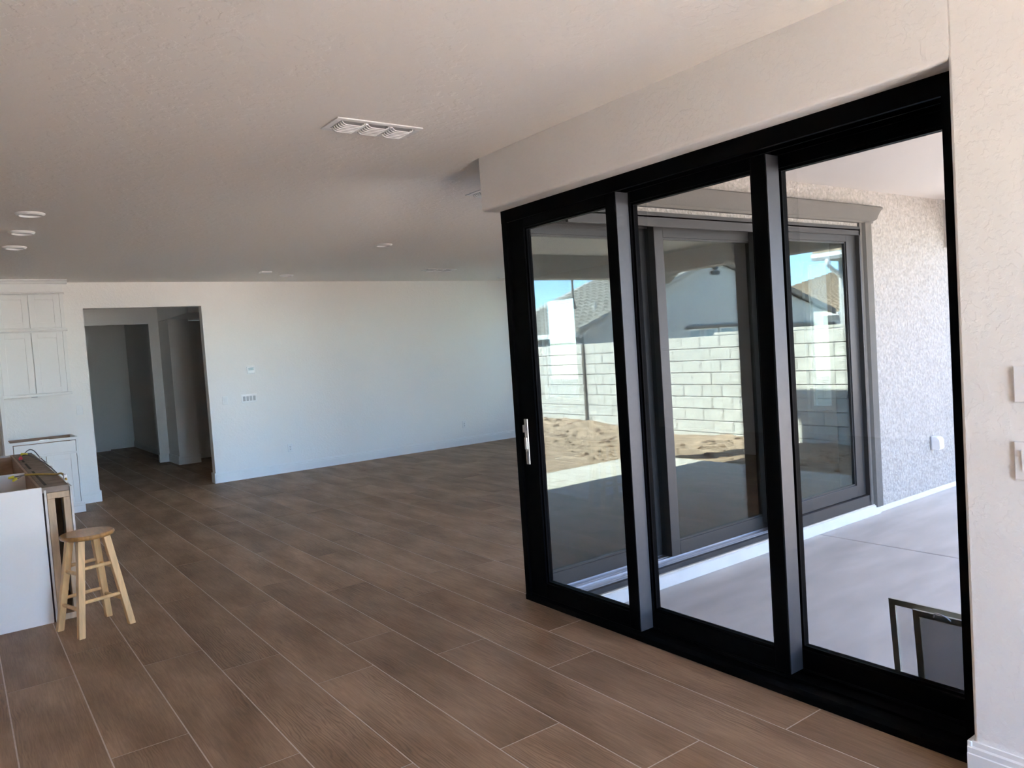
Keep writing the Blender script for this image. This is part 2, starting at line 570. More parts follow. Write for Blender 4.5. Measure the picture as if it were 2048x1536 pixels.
def window(name, axis, plane, depth, a0, a1, z0, z1, m=M_trim, fw_=0.045, mull=(), gm=M_glass_w):
    """axis 0: pane lies in x=plane, spans y; axis 1: lies in y=plane, spans x"""
    loc = (plane, (a0 + a1) / 2, z0) if axis == 0 else ((a0 + a1) / 2, plane, z0)
    r = empty(name, loc, 'structure')

    def B(bm, s0, s1, q0, q1, d0, d1):
        if axis == 0:
            box(bm, plane + d0, plane + d1, s0, s1, q0, q1)
        else:
            box(bm, s0, s1, plane + d0, plane + d1, q0, q1)
    for nm, (s0, s1, q0, q1) in dict(jamb=(a0, a0 + fw_, z0, z1), jamb_=(a1 - fw_, a1, z0, z1), head=(a0 + fw_, a1 - fw_, z1 - fw_, z1), sill=(a0 + fw_, a1 - fw_, z0, z0 + fw_)).items():
        bm = bmesh.new()
        B(bm, s0, s1, q0, q1, 0, depth)
        obj(nm.strip('_'), bm, m, r)
    ed = [a0 + fw_] + list(mull) + [a1 - fw_]
    for mm in mull:
        bm = bmesh.new()
        B(bm, mm - 0.03, mm + 0.03, z0 + fw_, z1 - fw_, 0, depth)
        obj('mullion', bm, m, r)
    for i in range(len(ed) - 1):
        bm = bmesh.new()
        B(bm, ed[i] + (0.03 if i else 0), ed[i + 1] - (0.03 if i < len(ed) - 2 else 0), z0 + fw_, z1 - fw_, depth * 0.4, depth * 0.4 + 0.012)
        obj('pane', bm, gm, r)
    return r


window('window_1', 0, 8.26, 0.08, *W1, gm=M_glass_s)
window('window_2', 0, 8.26, 0.08, *W2, gm=M_glass_s)

# kitchen / nook walls out of view, with the windows that light the room
SWX = (0.9, 2.55)
bm = bmesh.new()
box(bm, -4.2, SWX[0], -2.8, -2.6, -0.1, H)
box(bm, SWX[1], 3.1, -2.8, -2.6, -0.1, H)
box(bm, SWX[0], SWX[1], -2.8, -2.6, 2.2, H)
box(bm, SWX[0], SWX[1], -2.8, -2.6, -0.1, 0.05)
obj('wall_near', bm, M_wall, kind='structure')
window('window_3', 1, -2.75, 0.08, SWX[0], SWX[1], 0.05, 2.2, mull=(1.75,))
bm = bmesh.new()
box(bm, -4.4, -4.2, -2.8, FY + 0.14, -0.1, H)
obj('wall_left', bm, M_wall, kind='structure')

# hallway beyond the opening
bm = bmesh.new()
box(bm, 1.06, 1.20, FY + 0.14, 14.29, 0, H)
box(bm, 1.06, 1.62, 14.29, 14.41, 0, H)
box(bm, 1.62, 2.80, 14.29, 14.41, 2.40, H)
box(bm, 2.80, 2.955, 14.29, 14.41, 0, H)
obj('wall_hall', bm, M_wall, kind='structure')
bm = bmesh.new()
box(bm, 2.955, 3.275, 13.56, 14.41, 0, 2.42)
box(bm, 2.955, 5.5, 12.2, 14.41, 2.43, H - 0.001)
box(bm, 3.275, 5.5, 14.15, 14.41, 0, 2.42)
obj('wall_pier', bm, M_wall, kind='structure')
bm = bmesh.new()
box(bm, 5.5, 5.64, FY + 0.14, 14.41, 0, H)
obj('wall_hall_end', bm, M_wall, kind='structure')
bm = bmesh.new()
box(bm, -1.64, -1.5, 14.41, 18.1, 0, H)
box(bm, -1.64, 1.06, 14.27, 14.41, 0, H)
box(bm, 3.05, 3.19, 14.41, 18.1, 0, H)
box(bm, -1.5, 2.55, 17.74, 17.9, 0, H)
box(bm, -1.64, 3.19, 17.98, 18.12, 0, H)
obj('wall_back_room', bm, M_wall, kind='structure')


# baseboards: stepped profile
def baseboard(name, axis, face, a, b, sgn, h=0.14):
    """runs along axis (0=x,1=y) from a to b; face = wall face coordinate, sgn = direction out of the wall"""
    t = [(0, 0), (0.017, 0), (0.017, h * .72), (0.014, h * .74), (0.014, h * .86), (0.009, h * .90), (0.008, h), (0, h)]
    pts = [(face + sgn * (d + 0.0004), z) for d, z in t]
    bm = bmesh.new()
    prism(bm, pts, axis, a, b)
    return obj(name, bm, M_trim, kind='structure')


baseboard('baseboard_far', 0, FY, 2.80, 8.2, -1)
baseboard('baseboard_far_left', 0, FY, 1.14, 1.40, -1)
bm = bmesh.new()
box(bm, 2.783, 2.80 - 0.0005, FY - 0.015, FY + 0.155, 0, 0.14, 0.003)
obj('baseboard_return', bm, M_trim, kind='structure')
bm = bmesh.new()
box(bm, 1.3905, 1.407, FY - 0.015, FY + 0.155, 0, 0.14, 0.003)
obj('baseboard_jamb', bm, M_trim, kind='structure')
baseboard('baseboard_right', 1, WX, -2.6, 1.19, -1, 0.152)
bm = bmesh.new()
box(bm, WX - 0.012, 2.79, 1.1755, 1.192, 0, 0.152, 0.004, 2)
obj('baseboard_corner', bm, M_trim, kind='structure')
baseboard('baseboard_pier', 0, 13.56, 2.94, 3.29, -1)
baseboard('baseboard_pier_side', 1, 2.955, 13.56, 14.29, -1)
baseboard('baseboard_hall', 0, 14.15, 3.29, 5.5, -1)
baseboard('baseboard_hall_jamb', 0, 14.29, 2.79, 2.94, -1)
baseboard('baseboard_back_room', 1, 3.05, 14.42, 17.97, -1)
baseboard('baseboard_pier_return', 1, 3.275, 13.56, 14.15, 1)

# ------------------------------------------------------------------ sliding doors
def slide_door_1():
    r = empty('door_1', (2.81, 2.5, 0), 'structure')
    # track / sill, stepped
    bm = bmesh.new()
    prism(bm, [(2.800, 0.0), (2.800, 0.030), (2.822, 0.042), (2.86, 0.042), (2.86, 0.03), (2.90, 0.03), (2.90, 0.042), (2.955, 0.042), (2.955, 0.03), (2.995, 0.03), (2.995, 0.042), (3.06, 0.042), (3.10, 0.03), (3.10, -0.06), (2.83, -0.06), (2.83, 0.0)], 1, 1.175, 3.845)
    obj('sill_track', bm, M_black, r)
    bm = bmesh.new()
    box(bm, 2.802, 2.822, 1.175, 3.845, 2.345, 2.42)
    box(bm, 2.822, 3.10, 1.175, 3.845, 2.385, 2.42)
    for x in (2.892, 2.988):
        box(bm, x, x + 0.008, 1.175, 3.83, 2.345, 2.385)
    obj('head_frame', bm, M_black, r)
    bm = bmesh.new()
    box(bm, 2.80, 2.87, 3.795, 3.84, 0.03, 2.40)
    obj('corner_post', bm, M_black, r)
    bm = bmesh.new()
    box(bm, 2.80, 3.10, 1.1756, 1.248, 0.03, 2.40)
    obj('end_jamb', bm, M_black, r)
    specs = [(2.814, 2.866, 2.862, 3.792, 3.640, 2.934), (2.908, 2.960, 2.030, 2.940, 2.85, 2.105), (3.002, 3.056, 1.25, 2.110, 2.035, 1.308)]
    for i, (x0, x1, y0, y1, ga, gb) in enumerate(specs):
        p = empty('sliding_panel', (x0, (y0 + y1) / 2, 0.04))
        p.parent = r
        p.location = Vector((x0, (y0 + y1) / 2, 0.04)) - wloc(r)
        zb, zt, gb_z, gt_z = 0.046, 2.375, 0.137, 2.292
        bm = bmesh.new()
        for (s0, s1, q0, q1) in ((ga, y1, zb, zt), (y0, gb, zb, zt), (gb, ga, zb, gb_z), (gb, ga, gt_z, zt)):
            box(bm, x0, x1, s0, s1, q0, q1, 0.0025)
        # glazing bead
        for (s0, s1, q0, q1) in ((ga - 0.012, ga, gb_z, gt_z), (gb, gb + 0.012, gb_z, gt_z), (gb, ga, gb_z, gb_z + 0.012), (gb, ga, gt_z - 0.012, gt_z)):
            box(bm, x0 + 0.012, x1 - 0.008, s0, s1, q0, q1)
        obj('panel_frame', bm, M_black, p)
        if i < 2:   # grey anodised interlock along the meeting stile
            bm = bmesh.new()
            box(bm, x0 + 0.004, x1 + 0.040, y0 - 0.004, y0 - 0.0003, zb, zt - 0.03)
            box(bm, x1 + 0.0005, x1 + 0.040, y0 - 0.0003, y0 + 0.03, zb, zt - 0.03)
            obj('interlock', bm, M_inter, p)
        bm = bmesh.new()
        box(bm, x0 + 0.022, x0 + 0.040, gb + 0.006, ga - 0.006, gb_z + 0.006, gt_z - 0.006)
        obj('glass', bm, M_glass, p)
        if i == 0:
            bm = bmesh.new()
            box(bm, x0 - 0.006, x0 + 0.001, 3.722, 3.756, 0.862, 1.142, 0.003, 2)
            box(bm, x0 - 0.016, x0 - 0.005, 3.728, 3.750, 0.955, 1.03, 0.003, 2)
            box(bm, x0 - 0.022, x0 - 0.005, 3.727, 3.735, 0.872, 0.945, 0.002)
            cyl(bm, (x0 - 0.005, 3.739, 1.085), (x0 - 0.018, 3.739, 1.085), 0.011, n=14)
            box(bm, x0 - 0.03, x0 - 0.016, 3.736, 3.742, 1.062, 1.108, 0.002)
            obj('handle', bm, M_steel, p)
    return r


slide_door_1()


def slide_door_2():
    r = empty('door_2', (4.6, 3.7, 0), 'structure')
    bm = bmesh.new()
    box(bm, 2.87, 6.42, 3.56, 3.84, 2.385, 2.42)
    box(bm, 4.98, 6.42, 3.56, 3.61, 2.345, 2.395)
    box(bm, 2.87, 6.42, 3.655, 3.663, 2.345, 2.385)
    box(bm, 2.87, 6.42, 3.752, 3.76, 2.345, 2.385)
    box(bm, 3.10, 5.02, 3.56, 3.582, 2.325, 2.395)
    obj('head_frame', bm, M_bronze, r)
    bm = bmesh.new()
    box(bm, 6.385, 6.425, 3.56, 3.84, 0.03, 2.40)
    box(bm, 6.425, 6.44, 3.56, 3.84, 0.0, 2.42)
    obj('end_jamb', bm, M_bronze, r)
    bm = bmesh.new()
    box(bm, 2.83, 2.872, 3.795, 3.84, 0.03, 2.40)
    obj('corner_post', bm, M_bronze, r)
    # stepped sill: bright aluminium treads, dark membrane lip
    bm = bmesh.new()
    box(bm, 2.87, 6.40, 3.60, 3.845, -0.02, 0.022)
    for y in (3.615, 3.640, 3.705, 3.735, 3.80, 3.83):
        box(bm, 2.87, 6.38, y, y + 0.006, 0.022, 0.033)
    obj('sill_track', bm, M_alu, r)
    bm = bmesh.new()
    prism(bm, [(3.572, -0.004), (3.600, -0.004), (3.600, 0.030), (3.590, 0.033), (3.576, 0.028)], 0, 3.06, 5.05)
    obj('sill_membrane', bm, M_rubber, r)
    bm = bmesh.new()
    box(bm, 5.02, 6.42, 3.566, 3.60, -0.004, 0.085)
    obj('fixed_sill', bm, M_bronze, r)
    # panels A (inner), B, C (outer, fixed)
    specs = [(3.785, 3.837, 2.872, 3.99, 2.975, 3.90, 0.132, 2.285, 0.036), (3.692, 3.744, 3.985, 5.16, 4.075, 5.06, 0.132, 2.278, 0.036), (3.598, 3.650, 5.03, 6.385, 5.12, 6.245, 0.190, 2.292, 0.088)]
    for i, (y0, y1, x0, x1, ga, gb, gz0, gz1, zb) in enumerate(specs):
        p = empty('sliding_panel', (x0, y0, zb))
        p.parent = r
        p.location = Vector((x0, y0, zb)) - wloc(r)
        zt = 2.378
        bm = bmesh.new()
        for (s0, s1, q0, q1) in ((x0, ga, zb, zt), (gb, x1, zb, zt), (ga, gb, zb, gz0), (ga, gb, gz1, zt)):
            box(bm, s0, s1, y0, y1, q0, q1, 0.0025)
        for (s0, s1, q0, q1) in ((ga, ga + 0.012, gz0, gz1), (gb - 0.012, gb, gz0, gz1), (ga, gb, gz0, gz0 + 0.012), (ga, gb, gz1 - 0.012, gz1)):
            box(bm, s0, s1, y0 + 0.012, y1 - 0.008, q0, q1)
        if i:
            box(bm, x0 + 0.002, x0 + 0.03, y1, y1 + 0.04, zb, zt)
        obj('panel_frame', bm, M_bronze, p)
        bm = bmesh.new()
        box(bm, ga + 0.006, gb - 0.006, y0 + 0.022, y0 + 0.034, gz0 + 0.006, gz1 - 0.006)
        obj('glass', bm, M_glass_r, p)
    return r


slide_door_2()

# ------------------------------------------------------------------ patio
PZ = -0.10
slab = empty('patio_slab', (5.5, 1.6, PZ), 'structure')
bm = bmesh.new()
box(bm, 3.05, 5.574, -0.25, 3.60, PZ - 0.15, PZ, 0.006)
obj('concrete_panel', bm, M_slab, slab)
bm = bmesh.new()
box(bm, 5.586, 8.02, -0.25, 3.60, PZ - 0.15, PZ, 0.006)
obj('concrete_panel', bm, M_slab, slab)
bm = bmesh.new()
box(bm, 5.57, 5.59, -0.24, 3.59, PZ - 0.15, PZ - 0.012)
obj('control_joint', bm, M_htrim, slab)

bm = bmesh.new()
box(bm, 3.10, 6.53, 3.545, 3.60, PZ, -0.012, 0.006)
obj('trim_curb', bm, M_curb, kind='structure')
bm = bmesh.new()
box(bm, 3.10, 6.45, 3.555, 3.60, -0.013, -0.003)
obj('trim_sealant', bm, M_cream, kind='structure')

bm = bmesh.new()
box(bm, 6.44, 8.38, 3.58, 3.66, -0.055, H)
box(bm, 3.10, 6.44, 3.58, 3.66, 2.42, H)
obj('wall_stucco', bm, M_stucco, kind='structure')
bm = bmesh.new()
box(bm, 6.53, 8.38, 3.572, 3.66, PZ, -0.05, 0.004)
obj('trim_weep', bm, M_curb, kind='structure')
# foam trims round the second door
bm = bmesh.new()
prism(bm, [(3.58, 2.452), (3.545, 2.452), (3.545, 2.470), (3.528, 2.485), (3.520, 2.52), (3.510, 2.555), (3.500, 2.575), (3.500, 2.588), (3.51, 2.597), (3.58, 2.600)], 0, 3.08, 6.62)
# flare the end of the crown
for v in bm.verts:
    if v.co.x > 6.6:
        v.co.x = 6.535 + (3.58 - v.co.y) * 1.9
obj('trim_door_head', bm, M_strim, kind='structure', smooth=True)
bm = bmesh.new()
prism(bm, [(6.40, 3.58), (6.40, 3.562), (6.425, 3.555), (6.44, 3.562), (6.452, 3.535), (6.54, 3.530), (6.548, 3.545), (6.548, 3.58)], 2, -0.03, 2.455)
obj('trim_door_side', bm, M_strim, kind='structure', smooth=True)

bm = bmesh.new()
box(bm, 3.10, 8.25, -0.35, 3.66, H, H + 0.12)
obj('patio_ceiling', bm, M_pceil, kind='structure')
bm = bmesh.new()
# east beam with sloped haunches at wall and post
prism(bm, [(3.58, H), (3.58, 2.28), (3.50, 2.28), (3.30, 2.46), (0.22, 2.46), (0.05, 2.33), (-0.05, 2.33), (-0.05, H)], 0, 7.98, 8.25)
obj('beam_east', bm, M_beam, kind='structure')
bm = bmesh.new()
prism(bm, [(3.10, H), (3.10, 2.44), (7.6, 2.44), (7.77, 2.33), (7.85, 2.33), (7.85, H)], 1, -0.35, -0.10)
obj('beam_south', bm, M_beam, kind='structure')
bm = bmesh.new()
box(bm, 7.85, 8.25, -0.35, -0.05, -0.2, H - 0.001, 0.01, 2)
obj('column_patio', bm, M_beam, kind='structure')

# roof over the house: slab, fascia and a course of S tiles on the east eave
bm = bmesh.new()
box(bm, -4.6, 3.12, -2.95, 3.5, H + 0.08, H + 0.14)
box(bm, -4.6, 8.45, 3.3, 18.5, H + 0.2, H + 0.3)
box(bm, 3.1, 8.38, -0.43, 3.5, H + 0.12, H + 0.2)
obj('roof', bm, M_roofg, kind='structure')
bm = bmesh.new()
n = 26
for yy0, yy1 in ((-0.43, 18.4),):
    step = 0.045
    L = int((yy1 - yy0) / step)
    prev = None
    for i in range(L + 1):
        y = yy0 + i * step
        zz = 0.05 * abs(math.sin(math.pi * (y - yy0) / 0.30)) ** 0.7
        col = [bm.verts.new((8.46, y, 2.70)), bm.verts.new((8.50, y, 2.69 + zz)), bm.verts.new((8.0, y, 2.87 + zz)), bm.verts.new((8.0, y, 2.868))]
        if prev:
            for a in range(3):
                bm.faces.new((prev[a], col[a], col[a + 1], prev[a + 1]))
        prev = col
bmesh.ops.recalc_face_normals(bm, faces=bm.faces[:])
obj('roof_eave', bm, M_roofb, kind='structure')
bm = bmesh.new()
box(bm, 8.36, 8.46, -0.42, 18.4, 2.52, 2.70)
obj('trim_fascia', bm, M_fascia, kind='structure')

# ------------------------------------------------------------------ yard
def ground_h(x, y):
    h = GZ - 0.02 + 0.05 * noise.noise(Vector((x * 0.9, y * 0.9, 0))) + 0.03 * noise.noise(Vector((x * 3.1, y * 3.1, 4))) + 0.015 * noise.noise(Vector((x * 9, y * 9, 7)))
    if y < -2.2:
        t = min(1, (-2.2 - y) / 1.5) * max(0, min(1, (x - 8.2) / 1.6))
        h += 0.16 * t
    h += 0.07 * max(0, min(1, (x - 9.2) / 0.8))
    if x < 8.1 and -0.35 < y < 3.7 or x < 3.2 or (x < 8.45 and y > 3.4):
        h = min(h, -0.2)
    d = max(0.0, max(3.0 - x, x - 8.02, -0.25 - y))
    if d < 0.35:
        h = min(h, PZ - 0.03)
    return h


bm = bmesh.new()
xs = [3.0 + 0.07 * i for i in range(102)]
ysg = [-12 + 0.07 * i for i in range(226)] + [4.0 + 0.3 * i for i in range(60)]
grid = [[bm.verts.new((x, y, ground_h(x, y))) for x in xs] for y in ysg]
for j in range(len(ysg) - 1):
    for i in range(len(xs) - 1):
        bm.faces.new((grid[j][i], grid[j][i + 1], grid[j + 1][i + 1], grid[j + 1][i]))
yard = obj('ground_yard', bm, M_dirt, smooth=True, kind='structure')
bm = bmesh.new()
for i in range(1500):
    x = random.uniform(6.2, 9.95)
    y = random.uniform(-6.5, 2.5)
    if x < 8.35 and y > -0.4:
        continue
    if random.random() > (0.25 + 0.75 * max(0, (x - 7.5) / 2.4)):
        continue
    s = random.choice((0.012, 0.018, 0.025, 0.035, 0.05)) * random.uniform(0.7, 1.2)
    z = ground_h(x, y)
    res = bmesh.ops.create_icosphere(bm, subdivisions=1, radius=s)
    for v in res['verts']:
        v.co = Vector((x, y, z + s * 0.25)) + Vector((v.co.x * random.uniform(.7, 1.3), v.co.y * random.uniform(.7, 1.3), v.co.z * random.uniform(.5, .9)))
o = obj('dirt_clods', bm, M_dirt, kind='stuff')
tag(o, 'loose clods and stones scattered over the bare dirt yard', 'dirt clods')

bm = bmesh.new()
box(bm, -40, 10.05, -40, 40, -0.6, -0.22)
obj('ground', bm, M_sand, kind='structure')
bm = bmesh.new()
box(bm, 10.35, 60, -50, 50, -1.2, -0.9)
obj('ground_neighbour', bm, M_sand, kind='structure')

# block wall
BX = 10.05
bw = empty('wall_yard', (BX, 0, GZ), 'structure')
bm = bmesh.new()
box(bm, BX + 0.014, BX + 0.19, -9.2, 16.4, -0.45, 1.545)
obj('mortar', bm, M_mortar, bw)
b0 = bx(0, 0.195, 0.005, 0.395, 0.005, 0.195, 0.004)
me_b = bpy.data.meshes.new('concrete_block')
b0.to_mesh(me_b); b0.free()
me_b.materials.append(M_block)
b0 = bx(0, 0.195, 0.003, 0.397, 0.003, 0.047, 0.003)
me_c = bpy.data.meshes.new('cap_block')
b0.to_mesh(me_c); b0.free()
me_c.materials.append(M_block)
restb = bmesh.new()
cnt = 0
JY = -3.70          # vertical joint: the wall beyond it stands a little forward
for c in range(10):
    z = -0.45 + 0.2 * c
    off = 0.2 if c % 2 else 0.0
    for j in range(-23, 41):
        y = j * 0.4 + off
        jit = random.uniform(-0.003, 0.003)
        if y < JY < y + 0.4:
            box(restb, BX - 0.05, BX + 0.14, y + 0.005, JY - 0.02, z + 0.005, z + 0.195)
            if y + 0.395 - JY - 0.02 > 0.03:
                box(restb, BX, BX + 0.19, JY + 0.02, y + 0.395, z + 0.005, z + 0.195)
            continue
        xoff = -0.05 if y < JY else 0.0
        if -6.4 < y < 3.0 and cnt < 290 and c > 0:
            o = bpy.data.objects.new('concrete_block', me_b)
            C.objects.link(o)
            o.parent = bw
            o.location = Vector((BX + jit + xoff, y, z)) - bw.location
            cnt += 1
        else:
            box(restb, BX + jit + xoff, BX + jit + xoff + 0.195, y + 0.005, y + 0.395, z + 0.005, z + 0.195)
for j in range(-2, 41):
    y = j * 0.4 + 0.1
    if y < -0.9:
        continue
    if y < 3:
        o = bpy.data.objects.new('cap_block', me_c)
        C.objects.link(o)
        o.parent = bw
        o.location = Vector((BX, y, 1.55)) - bw.location
    else:
        box(restb, BX, BX + 0.195, y + 0.003, y + 0.397, 1.553, 1.597)
obj('block_field', restb, M_block, bw, kind='stuff')
bm = bmesh.new()
box(bm, BX - 0.04, BX + 0.16, -3.719, -3.681, -0.4, 1.545)
obj('joint_shade_strip', bm, M_htrim, bw)  # dark strip stands in for the shade inside the wall's stepped joint


# ------------------------------------------------------------------ neighbouring houses
def tiled_slope(bm, p00, p10, p01, p11, pitch_u=0.30, row=0.36, amp=0.035, sub=6):
    """corrugated, stepped tile surface: u runs along the eave p00->p10, v up the slope p00->p01"""
    p00, p10, p01, p11 = map(Vector, (p00, p10, p01, p11))
    nrm = (p10 - p00).cross(p01 - p00).normalized()
    if nrm.z < 0:
        nrm = -nrm
    Lu = max((p10 - p00).length, (p11 - p01).length)
    Lv = max((p01 - p00).length, (p11 - p10).length)
    nu = max(2, int(Lu / pitch_u) * sub)
    nv = max(1, int(Lv / row))
    for r in range(nv):
        rows = []
        for (v, lift) in ((r / nv, 0.05), ((r + 1) / nv, 0.0)):
            line = []
            for i in range(nu + 1):
                u = i / nu
                p = (p00 * (1 - u) + p10 * u) * (1 - v) + (p01 * (1 - u) + p11 * u) * v
                line.append(bm.verts.new(p + nrm * (lift + amp * math.sin(2 * math.pi * i / sub))))
            rows.append(line)
        base = []
        for i in range(nu + 1):
            u = i / nu
            v = r / nv
            p = (p00 * (1 - u) + p10 * u) * (1 - v) + (p01 * (1 - u) + p11 * u) * v
            base.append(bm.verts.new(p - nrm * 0.02))
        for i in range(nu):
            bm.faces.new((rows[0][i], rows[0][i + 1], rows[1][i + 1], rows[1][i]))
            bm.faces.new((base[i], base[i + 1], rows[0][i + 1], rows[0][i]))


GY = -6.54          # gable wall faces the yard from the south-east
h1 = tag(empty('house', (17.5, GY, -0.9)), 'grey gabled house with grey roof tiles beyond the block wall', 'house')
bm = bmesh.new()
prism(bm, [(12.6, -0.9), (22.4, -0.9), (22.4, 2.10), (17.5, 3.58), (12.6, 1.76)], 1, GY - 5.2, GY)
obj('gable_wall', bm, M_hgrey, h1)
PK, EL, ER = (17.5, 3.68), (12.28, 1.80), (22.8, 2.06)
bm = bmesh.new()
tiled_slope(bm, (EL[0], GY + 0.2, EL[1]), (EL[0], GY - 3.9, EL[1]), (PK[0], GY + 0.2, PK[1]), (PK[0], GY - 4.5, PK[1]), 0.28, 0.30)
obj('west_slope', bm, M_roofg, h1, kind='stuff')
bm = bmesh.new()
tiled_slope(bm, (ER[0], GY + 0.2, ER[1]), (ER[0], GY - 3.9, ER[1]), (PK[0], GY + 0.2, PK[1]), (PK[0], GY - 4.5, PK[1]), 0.28, 0.30)
obj('east_slope', bm, M_roofg, h1, kind='stuff')
bm = bmesh.new()
prism(bm, [(EL[0], EL[1] - 0.13), (PK[0], PK[1] - 0.15), (PK[0], PK[1] + 0.02), (EL[0], EL[1] + 0.02)], 1, GY + 0.13, GY + 0.19)
obj('rake_board', bm, M_fascia, h1)
bm = bmesh.new()
prism(bm, [(ER[0], ER[1] - 0.11), (PK[0], PK[1] - 0.11), (PK[0], PK[1] + 0.05), (ER[0], ER[1] + 0.05)], 1, GY + 0.13, GY + 0.22)
obj('rake_board', bm, M_htrim, h1)
bm = bmesh.new()
N = 15
for i in range(N):
    t0, t1 = i / N, (i + 1.12) / N
    cyl(bm, (EL[0] + (PK[0] - EL[0]) * t0, GY + 0.15, EL[1] + (PK[1] - EL[1]) * t0 + 0.07), (EL[0] + (PK[0] - EL[0]) * t1, GY + 0.15, EL[1] + (PK[1] - EL[1]) * t1 + 0.05), 0.105, 0.085, n=8)
obj('rake_tiles', bm, M_roofg, h1, kind='stuff')
bm = bmesh.new()
N = 12
for i in range(N):
    t0, t1 = i / N, (i + 1.12) / N
    cyl(bm, (PK[0], GY + 0.2 - 4.7 * t0, PK[1] + 0.06), (PK[0], GY + 0.2 - 4.7 * t1, PK[1] + 0.05), 0.11, 0.09, n=8)
obj('ridge_tiles', bm, M_roofg, h1, kind='stuff')
bm = bmesh.new()
box(bm, EL[0] - 0.12, EL[0], GY - 3.9, GY + 0.15, 1.71, 1.83, 0.01)
obj('gutter', bm, M_white, h1)
bm = bmesh.new()
tube(bm, [(12.22, GY + 0.02, 1.72), (12.23, GY + 0.02, 1.62), (12.40, GY + 0.05, 1.55), (12.53, GY + 0.06, 1.48), (12.54, GY + 0.06, 1.3), (12.54, GY + 0.06, 0.2)], 0.04)
obj('downspout', bm, M_white, h1, smooth=True)
bm = bmesh.new()
cyl(bm, (14.3, -8.8, 2.5), (14.3, -8.8, 3.6), 0.03, n=8)
cyl(bm, (14.3, -8.8, 2.5), (14.3, -8.8, 2.72), 0.09, 0.04, n=8)
obj('vent_pipe', bm, M_htrim, h1)
for (xx, yy) in ((14.0, -7.6), (13.5, -8.1), (15.2, -7.4)):
    zz = EL[1] + (xx - EL[0]) * 0.36
    bm = bmesh.new()
    cyl(bm, (xx, yy, zz), (xx, yy, zz + 0.22), 0.07, 0.06, n=10)
    obj('roof_vent', bm, M_fascia, h1)
for (xx, zz) in ((17.44, 3.40), (17.33, 3.27), (17.55, 3.27)):
    bm = bmesh.new()
    cyl(bm, (xx, GY - 0.02, zz), (xx, GY + 0.06, zz), 0.055, n=14)
    obj('gable_vent', bm, M_dark, h1, smooth=True)
for (xa, xb, za, zb_) in ((16.14, 18.30, 1.74, 1.82), (18.58, 19.6, 1.64, 1.75), (20.2, 21.85, 1.61, 1.73)):
    bm = bmesh.new()
    box(bm, xa, xb, GY - 0.02, GY + 0.08, za, zb_, 0.01)
    obj('window_head_trim', bm, M_htrim, h1)
for (xa, xb) in ((16.24, 16.66), (16.90, 17.36), (17.55, 18.20)):
    bm = bmesh.new()
    box(bm, xa - 0.04, xb + 0.04, GY - 0.02, GY + 0.03, 0.70, 1.735)
    f = obj('window', bm, M_white, h1)
    bm = bmesh.new()
    box(bm, xa + 0.02, (xa + xb) / 2 - 0.012, GY + 0.028, GY + 0.036, 0.75, 1.70)
    box(bm, (xa + xb) / 2 + 0.012, xb - 0.02, GY + 0.028, GY + 0.036, 0.75, 1.70)
    obj('pane', bm, M_lcd, f)

X2 = 26.0
h2 = tag(empty('house', (X2, -9, -0.9)), 'tan tiled hip roof house standing behind the grey gabled house', 'house')
bm = bmesh.new()
box(bm, X2 + 0.4, X2 + 8, -15, -8.25, -0.9, 2.05)
obj('wall', bm, M_hpale, h2)
bm = bmesh.new()
tiled_slope(bm, (X2, -15.5, 2.08), (X2, -8.1, 2.08), (X2 + 4.0, -10.6, 3.78), (X2 + 4.0, -8.6, 3.78), 0.24, 0.27)
tiled_slope(bm, (X2, -8.1, 2.08), (X2 + 8, -8.1, 2.08), (X2 + 4.0, -8.6, 3.78), (X2 + 4.2, -8.6, 3.78), 0.24, 0.27)
obj('roof', bm, M_roofb, h2, kind='stuff')
bm = bmesh.new()
box(bm, X2 - 0.12, X2, -15.5, -8.1, 1.95, 2.06, 0.01)
obj('gutter', bm, M_white, h2)
for yy in (-9.6, -9.1):
    bm = bmesh.new()
    cyl(bm, (X2 + 3.4, yy, 3.4), (X2 + 3.4, yy, 4.15), 0.04, n=8)
    obj('vent_pipe', bm, M_fascia, h2)
bm = bmesh.new()
box(bm, X2 + 0.36, X2 + 0.42, -9.0, -8.5, 0.7, 1.7)
f = obj('window', bm, M_htrim, h2)

X3 = 12.0
h3 = tag(empty('house', (X3 + 0.6, 1.5, -0.9)), 'pale stucco house with white eave gutter close behind the block wall', 'house')
bm = bmesh.new()
box(bm, X3 + 0.55, X3 + 6, -0.15, 9, -0.9, 2.72)
obj('wall', bm, M_hpale, h3)
bm = bmesh.new()
tiled_slope(bm, (X3 - 0.05, -0.25, 2.83), (X3 - 0.05, 9.3, 2.83), (X3 + 3.2, -0.25, 3.9), (X3 + 3.2, 9.3, 3.9), amp=0.05)
obj('roof', bm, M_roofb, h3, kind='stuff')
bm = bmesh.new()
box(bm, X3, X3 + 3.0, -0.22, 9.2, 2.70, 2.74)
obj('soffit', bm, M_fascia, h3)
bm = bmesh.new()
prism(bm, [(X3 - 0.10, 2.80), (X3 - 0.10, 2.74), (X3 - 0.07, 2.69), (X3 + 0.02, 2.69), (X3 + 0.02, 2.80)], 1, -0.25, 9.2)
obj('gutter', bm, M_white, h3)
bm = bmesh.new()
tube(bm, [(X3 - 0.04, 0.02, 2.70), (X3 - 0.02, 0.03, 2.58), (X3 + 0.28, 0.0, 2.46), (X3 + 0.49, -0.02, 2.38), (X3 + 0.50, -0.02, 2.2), (X3 + 0.50, -0.02, -0.5)], 0.04)
obj('downspout', bm, M_white, h3, smooth=True)

